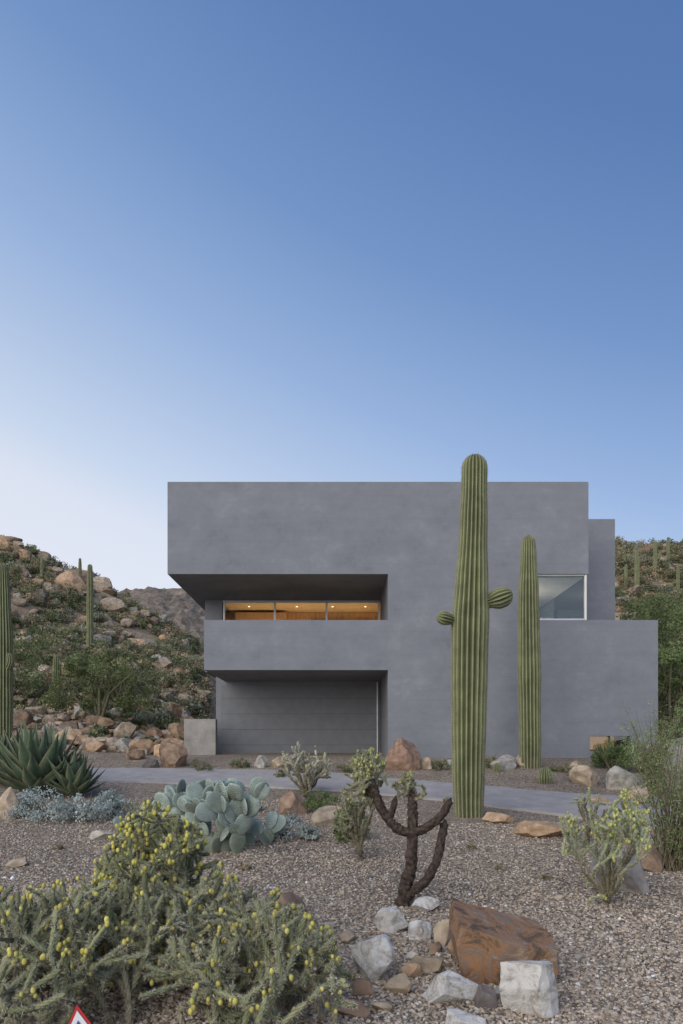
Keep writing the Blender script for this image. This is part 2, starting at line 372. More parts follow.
for a in [(403,771,38,34,(.3,.19,.13)),(427,769,16,13,tan),(292,815,30,24,brn),(326,827,32,22,tan),(545,838,66,18,org),(503,824,32,11,org),(590,786,30,18,tan),(622,790,34,24,gry),(506,770,30,15,gry),(524,768,20,13,tan),(628,893,58,42,(.3,.27,.24)),(652,872,40,26,brn),(600,806,24,10,org),(288,918,36,26,brn),(100,840,26,9,gry),(8,820,24,30,tan),(128,838,20,9,brn),(15,868,22,8,tan),(280,768,20,10,tan),(235,800,18,9,gry),(645,806,30,18,tan),(577,770,14,9,tan),(450,768,14,9,gry),(165,965,40,26,brn),(260,768,14,12,gry)]:
    rock(*a,name='boulder')
for a in [(172,768,30,26,brn),(174,742,28,20,org),(150,742,22,15,brn),(122,740,24,18,tan),(98,748,22,12,tan),(135,760,20,10,brn),(195,700,26,14,tan),(150,768,18,10,dk),(100,690,20,14,tan),(75,676,24,12,tan),(178,755,26,16,brn),(160,757,18,14,org),(62,592,38,22,org),(82,586,30,20,brn),(100,590,26,16,tan),(45,596,26,14,tan),(110,612,24,14,tan),(140,605,22,12,brn),(180,620,22,12,org),(20,648,22,12,tan),(120,655,24,13,brn),(160,668,24,12,tan)]:
    rock(*a,name='boulder',sub=4)
HR=MB();r=np.random.default_rng(5)
for i in range(2700):
    left=r.random()<.78
    y=r.uniform(19.5,56) if r.random()<.6 else r.uniform(19.5,30)
    u_=r.uniform(-.62,-.2) if left else r.uniform(.4,.62)
    x=u_*y
    if x>-5.2 and x<9.6 and y<34: continue
    w=min(1.0,abs(r.normal(.22,.3))+.1)
    if y>30: w*=1.35
    elif r.random()<.8: w*=.6
    v,f=rockverts((w,w*r.uniform(.6,1),w*r.uniform(.55,.85)),i,1 if w<.35 else 2,.6,8)
    v+=np.array([x,y,gz(x,y)+w*.2])
    cc=np.array([tan,org,(.40,.31,.24),(.33,.23,.16),gry][r.integers(5)])*r.uniform(.6,1.0)
    HR.add(v,f,cc)
HR.obj('hillside_rocks',m_rock)
# ---------------------------------------------------------------- far ridge
m_ridge,nt,b=nmat('ridge_rock');b.inputs['Roughness'].default_value=.95
tc=N(nt,'ShaderNodeTexCoord');n=N(nt,'ShaderNodeTexNoise',Scale=.35,Detail=12.0,Roughness=.8);nt.links.new(tc.outputs['Object'],n.inputs['Vector'])
nt.links.new(ramp(nt,n.outputs['Fac'],[(.38,(.14,.145,.09)),(.47,(.25,.20,.15)),(.56,(.38,.30,.24)),(.7,(.47,.38,.31))]),b.inputs['Base Color'])
bp=N(nt,'ShaderNodeBump',Strength=1.0,Distance=1.6);nt.links.new(n.outputs['Fac'],bp.inputs['Height']);nt.links.new(bp.outputs['Normal'],b.inputs['Normal'])
R=MB();V=[];nxr,nyr=300,60
for j in range(nyr):
    for i in range(nxr):
        x=-130+i*(260/nxr);y=95+j*1.35
        t=j/(nyr-1)
        u_=x/150
        prof=np.interp(u_,[-.9,-.5,-.4,-.33,-.28,-.23,-.1,.3,.45,.9],[40,40,42,44,44.5,43,28,28,38,40])
        z=-3+prof*(t**.8 if t<.95 else .96)
        z+=2.6*noise.fractal(Vector((x*.05,y*.05,9)),.9,2.,6)*min(1,t*2+.1)
        z+=1.8*abs(noise.noise(Vector((x*.25,y*.25,4))))+1.0*noise.noise(Vector((x*.7,y*.7,1)))
        V.append((x,y,z))
I=np.arange(nxr*nyr).reshape(nyr,nxr)
R.add(V,np.stack([I[:-1,:-1],I[:-1,1:],I[1:,1:],I[1:,:-1]],-1).reshape(-1,4),(1,1,1));R.obj('distant_ridge',m_ridge,False)
# ---------------------------------------------------------------- foliage
def leafcloud(B,cen,rad,n,size,cols,flat=.8,jit=.18):
    cen=np.asarray(cen);K=len(cen);rad=np.broadcast_to(rad,(K,))
    g_=rng.normal(size=(K,n,3));g_/=np.linalg.norm(g_,axis=2,keepdims=True)
    g_*=(rng.random((K,n,1))**.45)*rad[:,None,None]*np.array([1,1,flat])
    P=(cen[:,None]+g_).reshape(-1,3);M=len(P)
    a=rng.normal(size=(M,3));a/=np.linalg.norm(a,axis=1,keepdims=True)
    b=np.cross(a,rng.normal(size=(M,3)));b/=np.linalg.norm(b,axis=1,keepdims=True)
    s_=size*rng.uniform(.6,1.3,(M,1))
    v=np.stack([P-a*s_*.6,P+b*s_*.35,P+a*s_*.7,P-b*s_*.35],1).reshape(-1,3)
    c=np.repeat(np.asarray(cols)[:,None],n,1).reshape(-1,3)*rng.uniform(1-jit,1+jit,(M,1))
    B.add(v,np.arange(4*M).reshape(-1,4),np.repeat(c,4,0))
m_leaf=attr_mat('foliage',.75,3,.15,trans=.25)
greens=np.array([(.15,.17,.08),(.18,.195,.095),(.12,.14,.065),(.21,.21,.11),(.18,.185,.12),(.25,.225,.135)])
S=MB();r=np.random.default_rng(11)
def bush(B,x,y,z,w,h,col,K=9,n=45,size=.08):
    cc=[];rr=[];co=[]
    for _ in range(K):
        a=r.uniform(0,6.28);q=math.sqrt(r.random())*.75
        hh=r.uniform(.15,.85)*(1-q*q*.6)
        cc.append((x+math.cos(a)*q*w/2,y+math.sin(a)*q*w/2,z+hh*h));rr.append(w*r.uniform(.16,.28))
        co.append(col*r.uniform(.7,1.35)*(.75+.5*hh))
    leafcloud(B,cc,np.array(rr),n,size,co)
for i in range(3700):
    left=r.random()<.6
    y=19.6+36*r.random()**.85
    u_=r.uniform(-.66,-.19) if left else r.uniform(.40,.66)
    x=u_*y
    if x>-5.6 and x<10 and y<34: continue
    if left and y<25.5 and u_>-.42 and r.random()<.8: continue
    if noise.noise(Vector((x*.25,y*.25,0)))<-.15 and r.random()<.8: continue
    w=r.uniform(.45,1.3)*(1 if y<30 else 1.2);h=w*r.uniform(.5,.8)
    if left and y<26: w*=.6;h*=.6
    col=greens[r.integers(6)]*r.uniform(.8,1.25)
    q=r.random()
    if q<.2: col=np.array((.36,.29,.18))
    elif q<.3: col=np.array((.28,.30,.22))
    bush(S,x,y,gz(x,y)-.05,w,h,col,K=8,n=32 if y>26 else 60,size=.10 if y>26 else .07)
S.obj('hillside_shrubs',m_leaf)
def tube(B,pts,rad,col,n=8,ribs=0):
    pts=np.asarray(pts,float);rad=np.broadcast_to(rad,(len(pts),))
    T=np.gradient(pts,axis=0);T/=np.linalg.norm(T,axis=1,keepdims=True)
    up=np.array([0.3,.9,.1]) if abs(T[0][1])<.8 else np.array([1.,0,0]);V=[]
    a=np.linspace(0,2*math.pi,n,endpoint=False)
    for i in range(len(pts)):
        s1=np.cross(T[i],up);s1/=np.linalg.norm(s1);s2=np.cross(s1,T[i]);up=s2
        V.append(pts[i]+rad[i]*(np.outer(np.cos(a),s1)+np.outer(np.sin(a),s2)))
    I=np.arange(len(pts)*n).reshape(-1,n);J=np.roll(I,-1,1)
    B.add(np.concatenate(V),np.stack([I[:-1],J[:-1],J[1:],I[1:]],-1).reshape(-1,4),col)
m_bark=attr_mat('bark',.9,20,.35,.6,40)
def tree(name,x,y,H,W,col,K=60,n=160,size=.07,trunk=.12,low=.2):
    e=empty(name);z=gz(x,y);B=MB();L=MB();cc=[];rr=[];co=[]
    for k in range(7):
        a=r.uniform(0,6.28);q=r.uniform(.3,.9)*W/2
        tip=np.array([x+math.cos(a)*q,y+math.sin(a)*q*.8,z+H*r.uniform(.55,.95)])
        b0=np.array([x,y,z-.1]);m_=(b0*.5+tip*.5)+np.array([r.normal()*.15,r.normal()*.15,H*.08])
        pts=[b0,b0*.75+m_*.25,m_,m_*.4+tip*.6,tip];tube(B,pts,[trunk*.7,trunk*.55,trunk*.4,trunk*.25,trunk*.08],(.13,.12,.07),7)
        for _ in range(4):
            st=np.array(pts[2])*(.5)+tip*.5;t2=st+r.normal(size=3)*W*.14;tube(B,[st,(st+t2)/2+r.normal(size=3)*.05,t2],[trunk*.2,trunk*.12,.01],(.13,.13,.06),5)
    for _ in range(K):
        a=r.uniform(0,6.28);q=r.random()**.5;hh=r.uniform(low,1)
        lim=math.sqrt(max(0.05,1-((hh-.55)/.55)**2))
        cc.append((x+math.cos(a)*q*lim*W/2,y+math.sin(a)*q*lim*W/2,z+hh*H));rr.append(W*r.uniform(.06,.13));co.append(col*r.uniform(.65,1.4))
    leafcloud(L,cc,np.array(rr),n,size,co)
    B.obj('trunk_and_limbs',m_bark,True,e);L.obj('crown',m_leaf,False,e)
tree('palo_verde_tree',11.2,23.5,4.4,4.2,np.array((.17,.21,.085)),K=85)
tree('palo_verde_tree',9.8,20.3,3.2,2.4,np.array((.19,.24,.095)),K=60,n=120)
tree('palo_verde_tree',13.5,28,3.8,4.6,np.array((.17,.20,.085)),K=70)
tree('palo_verde_tree',-13.2,27,3.0,4.4,np.array((.17,.20,.09)),K=50)
tree('palo_verde_tree',-8.5,24,2.2,3.4,np.array((.16,.19,.08)),K=50)
tree('palo_verde_tree',-9.5,29,2.4,3.6,np.array((.17,.19,.09)),K=45)
# ---------------------------------------------------------------- saguaros
m_sag=attr_mat('saguaro_skin',.6,4,.22,.2,60)
m_spine=attr_mat('cactus_spines',.7,10,.1)
def ribbed(B,SP,pts,rad,nr=22,depth=.34,spr=6,green=(.150,.172,.075),spine=.03,step=.045,ns=4):
    pts=np.asarray(pts,float)
    seg=np.linalg.norm(np.diff(pts,axis=0),axis=1);cum=np.concatenate([[0],np.cumsum(seg)]);L=cum[-1]
    n=max(14,int(L/.08));t=np.linspace(0,L,n)
    P=np.stack([np.interp(t,cum,pts[:,i]) for i in range(3)],-1);Rr=np.interp(t,cum,rad)
    for _ in range(3):
        P[1:-1]=(P[:-2]+2*P[1:-1]+P[2:])/4;Rr[1:-1]=(Rr[:-2]+2*Rr[1:-1]+Rr[2:])/4
    T=P[-1]-P[-2];T/=np.linalg.norm(T);r0=Rr[-1];k=np.linspace(0,math.pi/2,9)[1:]
    P=np.concatenate([P,P[-1]+np.outer(np.sin(k),T)*r0*1.05]);Rr=np.concatenate([Rr,np.maximum(r0*np.cos(k),.004)])
    wob=np.array([1+.06*noise.noise(Vector((i*.15,pts[0][0],2))) for i in range(len(P))]);Rr=Rr*wob
    T=np.gradient(P,axis=0);T/=np.linalg.norm(T,axis=1,keepdims=True)
    n_=nr*spr;a=np.arange(n_)*2*math.pi/n_
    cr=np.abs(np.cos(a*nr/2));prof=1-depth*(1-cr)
    up=np.array([0,1.,0]) if abs(T[0][1])<.8 else np.array([0,0,1.]);V=[];C=[];Fr=[]
    for i in range(len(P)):
        s1=np.cross(T[i],up);s1/=np.linalg.norm(s1);s2=np.cross(s1,T[i]);up=s2;Fr.append((s1,s2))
        V.append(P[i]+Rr[i]*(np.outer(np.cos(a)*prof,s1)+np.outer(np.sin(a)*prof,s2)))
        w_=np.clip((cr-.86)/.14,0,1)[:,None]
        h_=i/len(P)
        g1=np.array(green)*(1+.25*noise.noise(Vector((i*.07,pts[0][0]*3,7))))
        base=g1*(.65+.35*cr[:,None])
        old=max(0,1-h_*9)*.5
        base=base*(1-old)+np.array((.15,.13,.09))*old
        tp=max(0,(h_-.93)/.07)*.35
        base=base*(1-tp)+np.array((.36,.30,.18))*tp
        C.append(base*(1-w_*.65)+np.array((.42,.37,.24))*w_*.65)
    I=np.arange(len(P)*n_).reshape(-1,n_);J=np.roll(I,-1,1)
    B.add(np.concatenate(V),np.stack([I[:-1],J[:-1],J[1:],I[1:]],-1).reshape(-1,4),np.concatenate(C))
    cum=np.concatenate([[0],np.cumsum(np.linalg.norm(np.diff(P,axis=0),axis=1))])
    tt=np.arange(0.02,cum[-1],step);sv=[]
    for k_ in range(nr):
        ang=k_*2*math.pi/nr
        for t_ in tt:
            i=min(len(P)-2,int(np.searchsorted(cum,t_)-1));i=max(i,0);f=(t_-cum[i])/(cum[i+1]-cum[i]+1e-9)
            c_=P[i]*(1-f)+P[i+1]*f;rr_=Rr[i]*(1-f)+Rr[i+1]*f;s1,s2=Fr[i]
            dr=math.cos(ang)*s1+math.sin(ang)*s2;sv.append(np.concatenate([c_+dr*rr_,dr]))
    sv=np.repeat(np.array(sv),ns,0);M=len(sv)
    dd=sv[:,3:]*.8+rng.normal(size=(M,3))*.7;dd/=np.linalg.norm(dd,axis=1,keepdims=True)
    sd=np.cross(dd,rng.normal(size=(M,3)));sd/=np.linalg.norm(sd,axis=1,keepdims=True)
    wd=.0022;p0=sv[:,:3]
    v=np.stack([p0-sd*wd,p0+sd*wd,p0+dd*spine*rng.uniform(.5,1.3,(M,1))],1).reshape(-1,3)
    SP.add(v,np.arange(3*M).reshape(-1,3),np.repeat(np.array([(.42,.38,.28)])*rng.uniform(.6,1.2,(M,1)),3,0))
def saguaro(name,d,prof,arms=(),nr=22,**k):
    e=empty(name);B=MB();SP=MB();kk=d/FP
    pts=[((c-CX)*kk,d,(HY-y)*kk) for y,c,h in prof];rad=[h*kk for y,c,h in prof]
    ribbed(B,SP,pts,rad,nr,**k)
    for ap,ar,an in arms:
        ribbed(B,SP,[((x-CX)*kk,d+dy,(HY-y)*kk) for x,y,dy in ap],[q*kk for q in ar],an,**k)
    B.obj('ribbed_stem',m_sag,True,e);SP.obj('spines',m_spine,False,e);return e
p=hit(470,816)
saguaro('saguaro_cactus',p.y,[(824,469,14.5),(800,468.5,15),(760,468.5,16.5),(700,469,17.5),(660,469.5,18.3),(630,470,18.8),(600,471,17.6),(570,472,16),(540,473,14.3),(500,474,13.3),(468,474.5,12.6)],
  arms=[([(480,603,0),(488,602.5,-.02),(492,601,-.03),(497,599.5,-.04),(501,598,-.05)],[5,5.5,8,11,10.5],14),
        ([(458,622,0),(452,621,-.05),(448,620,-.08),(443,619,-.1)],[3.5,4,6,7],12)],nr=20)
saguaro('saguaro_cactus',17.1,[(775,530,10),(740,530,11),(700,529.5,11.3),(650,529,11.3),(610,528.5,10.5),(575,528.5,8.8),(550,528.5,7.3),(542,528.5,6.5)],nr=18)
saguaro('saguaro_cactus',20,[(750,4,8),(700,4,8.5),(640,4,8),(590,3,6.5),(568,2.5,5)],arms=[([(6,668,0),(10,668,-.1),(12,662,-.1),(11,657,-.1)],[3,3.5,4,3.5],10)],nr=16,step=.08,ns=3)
def far_sag(px,py,hpx,wpx,arms=0):
    p=hit(px,py);k=p.y/FP
    e=[(py+3,px,wpx*.42),(py-hpx*.4,px,wpx*.5),(py-hpx*.8,px,wpx*.45),(py-hpx+wpx*.4,px,wpx*.35)]
    ar=[]
    for a in range(arms):
        sgn=1 if a%2==0 else -1;q=py-hpx*(.45+.1*a)
        ar.append(([(px,q,0),(px+sgn*wpx*1.0,q-1,0),(px+sgn*wpx*1.2,q-wpx,0),(px+sgn*wpx*1.2,q-hpx*.25,0)],[wpx*.25,wpx*.3,wpx*.32,wpx*.25],8))
    saguaro('saguaro_cactus',p.y,e,ar,nr=12,step=.2,ns=2)
for a in [(90,656,92,7),(57,692,38,9),(637,596,46,5,0),(626,590,26,3.5,0),(655,575,34,4,1),(80,588,30,3.5,0),(668,565,28,3.4),(42,585,28,3),(678,590,26,3.5)]: far_sag(*a)
for px,py,w in [(545,783,16),(497,772,9)]:
    p=hit(px,py);k=p.y/FP;e=empty('barrel_cactus');B=MB();SP=MB()
    ribbed(B,SP,[(p.x,p.y,p.z-.02),(p.x,p.y,p.z+w*k*.3),(p.x,p.y,p.z+w*k*.55)],[w*k*.4,w*k*.5,w*k*.42],16,step=.03)
    B.obj('stem',m_sag,True,e);SP.obj('spines',m_spine,False,e)
# ---------------------------------------------------------------- cholla
nr_,na_=9,10
zz=np.linspace(0,1,nr_);pr=np.sqrt(np.clip(1-np.abs(2*zz-1)**5,0,1))*.95+.05
JT=[]
for i in range(nr_):
    for j in range(na_):
        a=j*2*math.pi/na_
        tb=1+.22*math.cos(5*a+i*math.pi)*(1 if 0<i<nr_-1 else 0)
        JT.append((math.cos(a)*pr[i]*tb,math.sin(a)*pr[i]*tb,zz[i]*1.04-.02))
JT=np.array(JT);JI=np.arange(nr_*na_).reshape(nr_,na_);JJ=np.roll(JI,-1,1)
JF=np.stack([JI[:-1],JJ[:-1],JJ[1:],JI[1:]],-1).reshape(-1,4)
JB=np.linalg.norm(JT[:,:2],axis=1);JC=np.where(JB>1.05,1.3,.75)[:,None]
def joint(B,SP,p0,p1,rad,col,nsp=90,sl=.018,scol=(.42,.38,.27),sw=.0013):
    p0=np.array(p0,float);p1=np.array(p1,float);ax=p1-p0;L=np.linalg.norm(ax);z=ax/L
    t_=np.array([0,0,1.]) if abs(z[2])<.9 else np.array([1.,0,0]);x=np.cross(t_,z);x/=np.linalg.norm(x);y=np.cross(z,x)
    v=p0+rad*np.outer(JT[:,0],x)+rad*np.outer(JT[:,1],y)+L*np.outer(JT[:,2],z)
    B.add(v,JF,np.array(col)*JC)
    if nsp:
        a=rng.uniform(0,6.28,nsp);h=rng.uniform(0,1,nsp)
        dr=np.outer(np.cos(a),x)+np.outer(np.sin(a),y)
        q=p0+dr*rad*.95+np.outer(h*L,z)
        dd=dr+rng.normal(size=(nsp,3))*.55+np.outer((h>.85)*.8,z);dd/=np.linalg.norm(dd,axis=1,keepdims=True)
        sd=np.cross(dd,rng.normal(size=(nsp,3)));sd/=np.linalg.norm(sd,axis=1,keepdims=True)
        v=np.stack([q-sd*sw,q+sd*sw,q+dd*sl*rng.uniform(.5,1.4,(nsp,1))],1).reshape(-1,3)
        SP.add(v,np.arange(3*nsp).reshape(-1,3),np.array(scol)*rng.uniform(.7,1.2))
FV,FF=ICO[1]
def fruit(B,p,r_,col,ax=(0,0,1)):
    v=FV*np.array([.8,.8,1.15])*r_;v=v*(1-.12*(FV[:,2:3]>.9));B.add(v+np.array(p),FF,np.array(col)*rng.uniform(.7,1.2))
m_ch=attr_mat('cholla_stem',.8,40,.25,.4,90)
m_fr=attr_mat('cholla_fruit',.6,60,.2,.3,120)
R2=np.random.default_rng(21)
def rdir(d,sp):
    v=np.array(d)+R2.normal(size=3)*sp;return v/np.linalg.norm(v)
def cholla(name,roots,ok,maxj,jl=(.09,.17),rad=.018,col=(.17,.19,.09),old=(.2,.17,.12),fr=.5,fcol=(.42,.40,.09),spread=.65,nsp=80,sl=.018,br=(1,3),depth=9,up=.25,scol=(.42,.38,.27),fsz=.015,rnd=True,E=None):
    e=E or empty(name);B=MB();SP=MB();FB=MB();cnt=0
    q=[(np.array(p,float),np.array(d,float),0,rad*rf) for p,d,rf in roots]
    while q and cnt<maxj:
        p,dv,lv,rd=q.pop(int(R2.integers(0,len(q))) if rnd and R2.random()<.35 else 0)
        L=R2.uniform(*jl);tip=p+dv*L
        if not ok(tip):
            d2=rdir((dv[0],dv[1],-.1),.5);tip=p+d2*L*.7
            if not ok(tip): 
                if R2.random()<fr and lv>1:
                    fruit(FB,p,fsz,fcol)
                continue
            dv=d2
        f_=min(1,lv/4);cc=np.array(old)*(1-f_)+np.array(col)*f_
        joint(B,SP,p,tip,rd*R2.uniform(.8,1.15),cc*R2.uniform(.7,1.25),nsp,sl,scol);cnt+=1
        nb=R2.integers(br[0],br[1]+1) if lv<depth else 0
        if nb==0 or (lv>2 and R2.random()<fr*.7):
            for _ in range(R2.integers(1,5)):
                if R2.random()<fr*1.4: fruit(FB,tip+R2.normal(size=3)*rd*1.2,fsz*R2.uniform(.7,1.2),fcol)
        for i in range(nb):
            nd=rdir(dv+np.array([0,0,up]),spread*(.6 if i==0 else 1))
            st=tip if i==0 else p+(tip-p)*R2.uniform(.5,1)
            q.append((st,nd,lv+1,max(rd*.93,rad*.7)))
    B.obj('stems',m_ch,True,e);SP.obj('spines',m_spine,False,e);FB.obj('fruits',m_fr,True,e);return e
def envelope(EP,EY,jit,ymin=3.35,ymax=5.6):
    def ok(t):
        if t[1]<ymin or t[1]>ymax: return False
        px=CX+t[0]*FP/t[1]
        if px>EP[-1] or px<EP[0]: return False
        yl=np.interp(px,EP,EY)+ (R2.random()**2)*jit
        return (HY-FP*t[2]/t[1])>yl and t[2]>gz(t[0],t[1])+.02
    return ok
ok1=envelope([-140,-60,0,40,70,100,150,200,240,290,335,352,366],[905,890,870,885,875,868,862,862,880,895,930,975,1040],40)
def mkroots(L,n,rf=1.25,sp=.5):
    out=[]
    for px,d_ in L:
        x=(px-CX)/FP*d_;z=gz(x,d_)
        for _ in range(n): out.append(((x+R2.normal()*.06,d_+R2.normal()*.06,z),rdir((0,0,1),sp),rf))
    return out
roots=mkroots([(-40,4.2),(10,3.8),(60,4.4),(110,4.6),(150,4.7),(160,4.3),(120,3.9),(200,4.5),(240,4.2),(280,4.4),(310,4.1),(250,3.7),(190,3.7),(70,3.6),(20,4.7),(330,3.9),(0,3.5),(140,4.9)],2)
cholla('staghorn_cholla_thicket',roots,ok1,2800,br=(1,3),spread=.85,up=.25,depth=13,fr=.5,rad=.0165,jl=(.08,.19),col=(.21,.225,.12),old=(.28,.24,.17),scol=(.58,.52,.40),nsp=125,sl=.02,fcol=(.54,.48,.12))
ok2=envelope([55,80,100,115,128,142,158,178,198,214,236,270],[925,880,846,830,806,797,799,812,822,850,872,920],26,4.2,5.9)
ld=[]
for tx,ty in [(125,815),(140,800),(158,800),(178,815),(200,830),(150,830),(108,850),(218,862),(170,840),(128,845),(190,850),(85,885),(240,890),(100,870),(230,880)]:
    d_=R2.uniform(4.6,5.3);p0=np.array([(160-CX)/FP*d_+R2.normal()*.12,d_,gz(-1.2,d_)]);p1=np.array([(tx-CX)/FP*d_,d_+R2.normal()*.1,(HY-ty)/FP*d_])
    ld.append((p0,p1))
e2=empty('staghorn_cholla');LB=MB();LS=MB();rr_=[]
for p0,p1 in ld:
    n_=9;P=[p0+(p1-p0)*np.array([f**1.3,f,f**.9]) for f in np.linspace(0,1,n_)]
    P=[a+R2.normal(size=3)*.025*(0<i<n_-1) for i,a in enumerate(P)]
    for i in range(n_-1):
        f=i/(n_-1);cc=np.array((.25,.215,.15))*(1-f)+np.array((.19,.21,.10))*f
        joint(LB,LS,P[i],P[i+1],.023*(1-f)+.014*f,cc*R2.uniform(.8,1.2),110,.02,(.5,.45,.33))
        if i>2:
            for _ in range(2): rr_.append((P[i+1],rdir((P[i+1]-P[i])/.12,.8),.95))
LB.obj('main_stems',m_ch,True,e2);LS.obj('main_spines',m_spine,False,e2)
cholla('',rr_,ok2,900,E=e2,br=(0,2),spread=.75,up=.25,depth=4,fr=.65,rad=.014,jl=(.06,.15),col=(.19,.215,.10),old=(.20,.21,.11),scol=(.53,.50,.36),nsp=85,fcol=(.56,.50,.12),fsz=.0155,rnd=False)
def box_ok(cx,cz,y,rx,rz,ry):
    def f(t): return ((t[0]-cx)/rx)**2+((t[2]-cz)/rz)**2+((t[1]-y)/ry)**2<1+R2.random()*.3
    return f
dk_e=empty('dark_branched_cholla');B=MB();SP=MB()
p=hit(405,906);dd_=p.y;k=dd_/FP
def W(px,py,dy=0): return np.array([(px-CX)*k*(dd_+dy)/dd_,dd_+dy,(HY-py)*k*(dd_+dy)/dd_])
def smooth(pts,n):
    pts=np.array(pts);t=np.linspace(0,len(pts)-1,n);q=np.stack([np.interp(t,np.arange(len(pts)),pts[:,i]) for i in range(3)],-1)
    for _ in range(2): q[1:-1]=(q[:-2]+2*q[1:-1]+q[2:])/4
    return q
def knobby(B,SP,pts,r0,r1,col,sl=.022,seed=0):
    pts=np.array(pts);L=np.linalg.norm(np.diff(pts,axis=0),axis=1).sum();n=int(L/.009);q=smooth(pts,n)
    for _ in range(10): q[1:-1]=(q[:-2]+2*q[1:-1]+q[2:])/4
    q+=np.array([[noise.noise(Vector((i*.05,seed,c*9.))) *.008 for c in range(3)] for i in range(n)])
    na=18;T=np.gradient(q,axis=0);T/=np.linalg.norm(T,axis=1,keepdims=True);up=np.array([0,1.,0]);V=[];C=[];a=np.arange(na)*2*math.pi/na
    for i in range(n):
        s1=np.cross(T[i],up);s1/=np.linalg.norm(s1);s2=np.cross(s1,T[i]);up=s2;f=i/(n-1)
        R_=(r0*(1-f)+r1*f)*(1+.22*noise.noise(Vector((i*.10,seed,0))))*(1 if i<n-4 else .6*(n-i)/4+.05)
        tb=np.array([.32*noise.noise(Vector((math.cos(w_)*1.9+seed,math.sin(w_)*1.9,i*.33))) for w_ in a])+.07*np.cos(6*a)*math.cos(i*.7)
        V.append(q[i]+R_*((1+tb)[:,None]*(np.outer(np.cos(a),s1)+np.outer(np.sin(a),s2))))
        C.append(np.array(col)*np.clip(1+3.2*tb[:,None],.35,2.4))
        M=8;aa=rng.uniform(0,6.28,M);dr=np.outer(np.cos(aa),s1)+np.outer(np.sin(aa),s2);Q=q[i]+dr*R_*.9
        dd=dr+rng.normal(size=(M,3))*.7;dd/=np.linalg.norm(dd,axis=1,keepdims=True);sd=np.cross(dd,T[i]);sd/=np.linalg.norm(sd,axis=1,keepdims=True)
        SP.add(np.stack([Q-sd*.0015,Q+sd*.0015,Q+dd*sl*rng.uniform(.4,1.2,(M,1))],1).reshape(-1,3),np.arange(3*M).reshape(-1,3),np.array((.15,.11,.08))*rng.uniform(.5,1.3))
    I=np.arange(n*na).reshape(n,na);J=np.roll(I,-1,1)
    B.add(np.concatenate(V),np.stack([I[:-1],J[:-1],J[1:],I[1:]],-1).reshape(-1,4),np.concatenate(C))
paths=[([(400,909,0),(405,890,0),(411,868,0),(412,845,0),(413,815,.03),(412,795,.05),(408,786,.05)],6.8,4.0),
 ([(404,900,0),(414,891,-.05),(427,881,-.08),(436,862,-.08),(441,842,-.05),(445,820,0)],4.8,3.8),
 ([(412,833,0),(399,829,.02),(388,820,.04),(380,806,.05),(375,792,.06),(370,776,.07)],5.2,4.0),
 ([(411,834,0),(424,829,-.02),(437,821,-.04),(445,811,-.05),(451,798,-.06)],4.8,3.6),
 ([(388,820,.04),(393,808,.0),(396,796,-.02)],3.4,2.6),([(376,796,.06),(364,790,.1),(357,778,.12)],3.4,2.6)]
for i,(pts,r0,r1) in enumerate(paths):
    knobby(B,SP,[W(*a) for a in pts],r0*k,r1*k,(.058,.040,.031),seed=i*3.3)
B.obj('dark_stems',m_ch,True,dk_e);SP.obj('dark_spines',m_spine,False,dk_e)
def crown(name,px,py,d_,rx,rz,n,**kw):
    kk=d_/FP;c_=np.array([(px-CX)*kk,d_,(HY-py)*kk])
    ok=box_ok(c_[0],c_[2],d_,rx*kk,rz*kk,rx*kk)
    roots=kw.pop('roots',None)
    if roots is None: roots=[(c_+np.array([R2.normal()*rx*kk*.3,0,-rz*kk*.6]),rdir((0,0,1),.8),1.1) for _ in range(8)]
    return cholla(name,roots,ok,n,**kw)
crown('',362,774,dd_+.1,30,26,330,E=dk_e,jl=(.04,.09),rad=.0125,col=(.24,.26,.14),fr=.5,fcol=(.38,.37,.14),nsp=50,depth=8,br=(1,3),scol=(.52,.49,.36))
crown('',410,788,dd_+.05,17,15,90,E=dk_e,jl=(.04,.08),rad=.012,col=(.24,.26,.15),fr=.6,fcol=(.3,.3,.12),nsp=50,depth=6)
crown('',447,800,dd_-.05,7,6,8,E=dk_e,jl=(.03,.05),rad=.010,col=(.2,.2,.12),fr=.6,fcol=(.3,.3,.12),nsp=50,depth=2)
def treecholla(px,pyb,pcy,rx,rz,n,tr,col,fr=.4,fcol=(.42,.40,.09),jl=(.07,.13),rad=.02,depth=6,old=(.2,.17,.12),lean=0,**kw):
    p=hit(px,pyb);d_=p.y;kk=d_/FP
    zc=(HY-pcy)*kk;base=zc-rz*kk
    steps=max(2,int((base-p.z)/.12)+1)
    rts=[]
    for i in range(12):
        a=i*2.4;f=R2.uniform(0,.65)
        rts.append((np.array([p.x+lean*kk+math.cos(a)*rx*kk*f,p.y+math.sin(a)*rx*kk*f,max(base+.06,p.z)+R2.uniform(0,rz*kk*1.1)]),rdir((math.cos(a)*.4,math.sin(a)*.4,1),.4),1.1))
    e=crown('cholla_cactus',px+lean,pcy,d_,rx,rz,n,roots=rts,jl=jl,rad=rad,col=col,fr=fr,fcol=fcol,depth=depth,old=old,**kw)
    B=MB();SP=MB();hub=np.array([p.x+lean*kk*.6,p.y,max(base+.03,p.z+.05)])
    q=smooth([p+Vector((0,0,-.05)),(np.array(p)+hub)/2+np.array([.02,0,0]),hub],steps+1)
    for i in range(steps): joint(B,SP,q[i],q[i+1],tr*R2.uniform(.9,1.1),(.11,.085,.06),70,.02)
    for a,dv,_ in rts:
        q=smooth([hub,(hub+a)/2+R2.normal(size=3)*.02,a],4)
        for i in range(3): joint(B,SP,q[i],q[i+1],rad*1.05,(.17,.15,.09),60,.02)
    B.obj('trunk',m_ch,True,e);SP.obj('trunk_spines',m_spine,False,e);return e
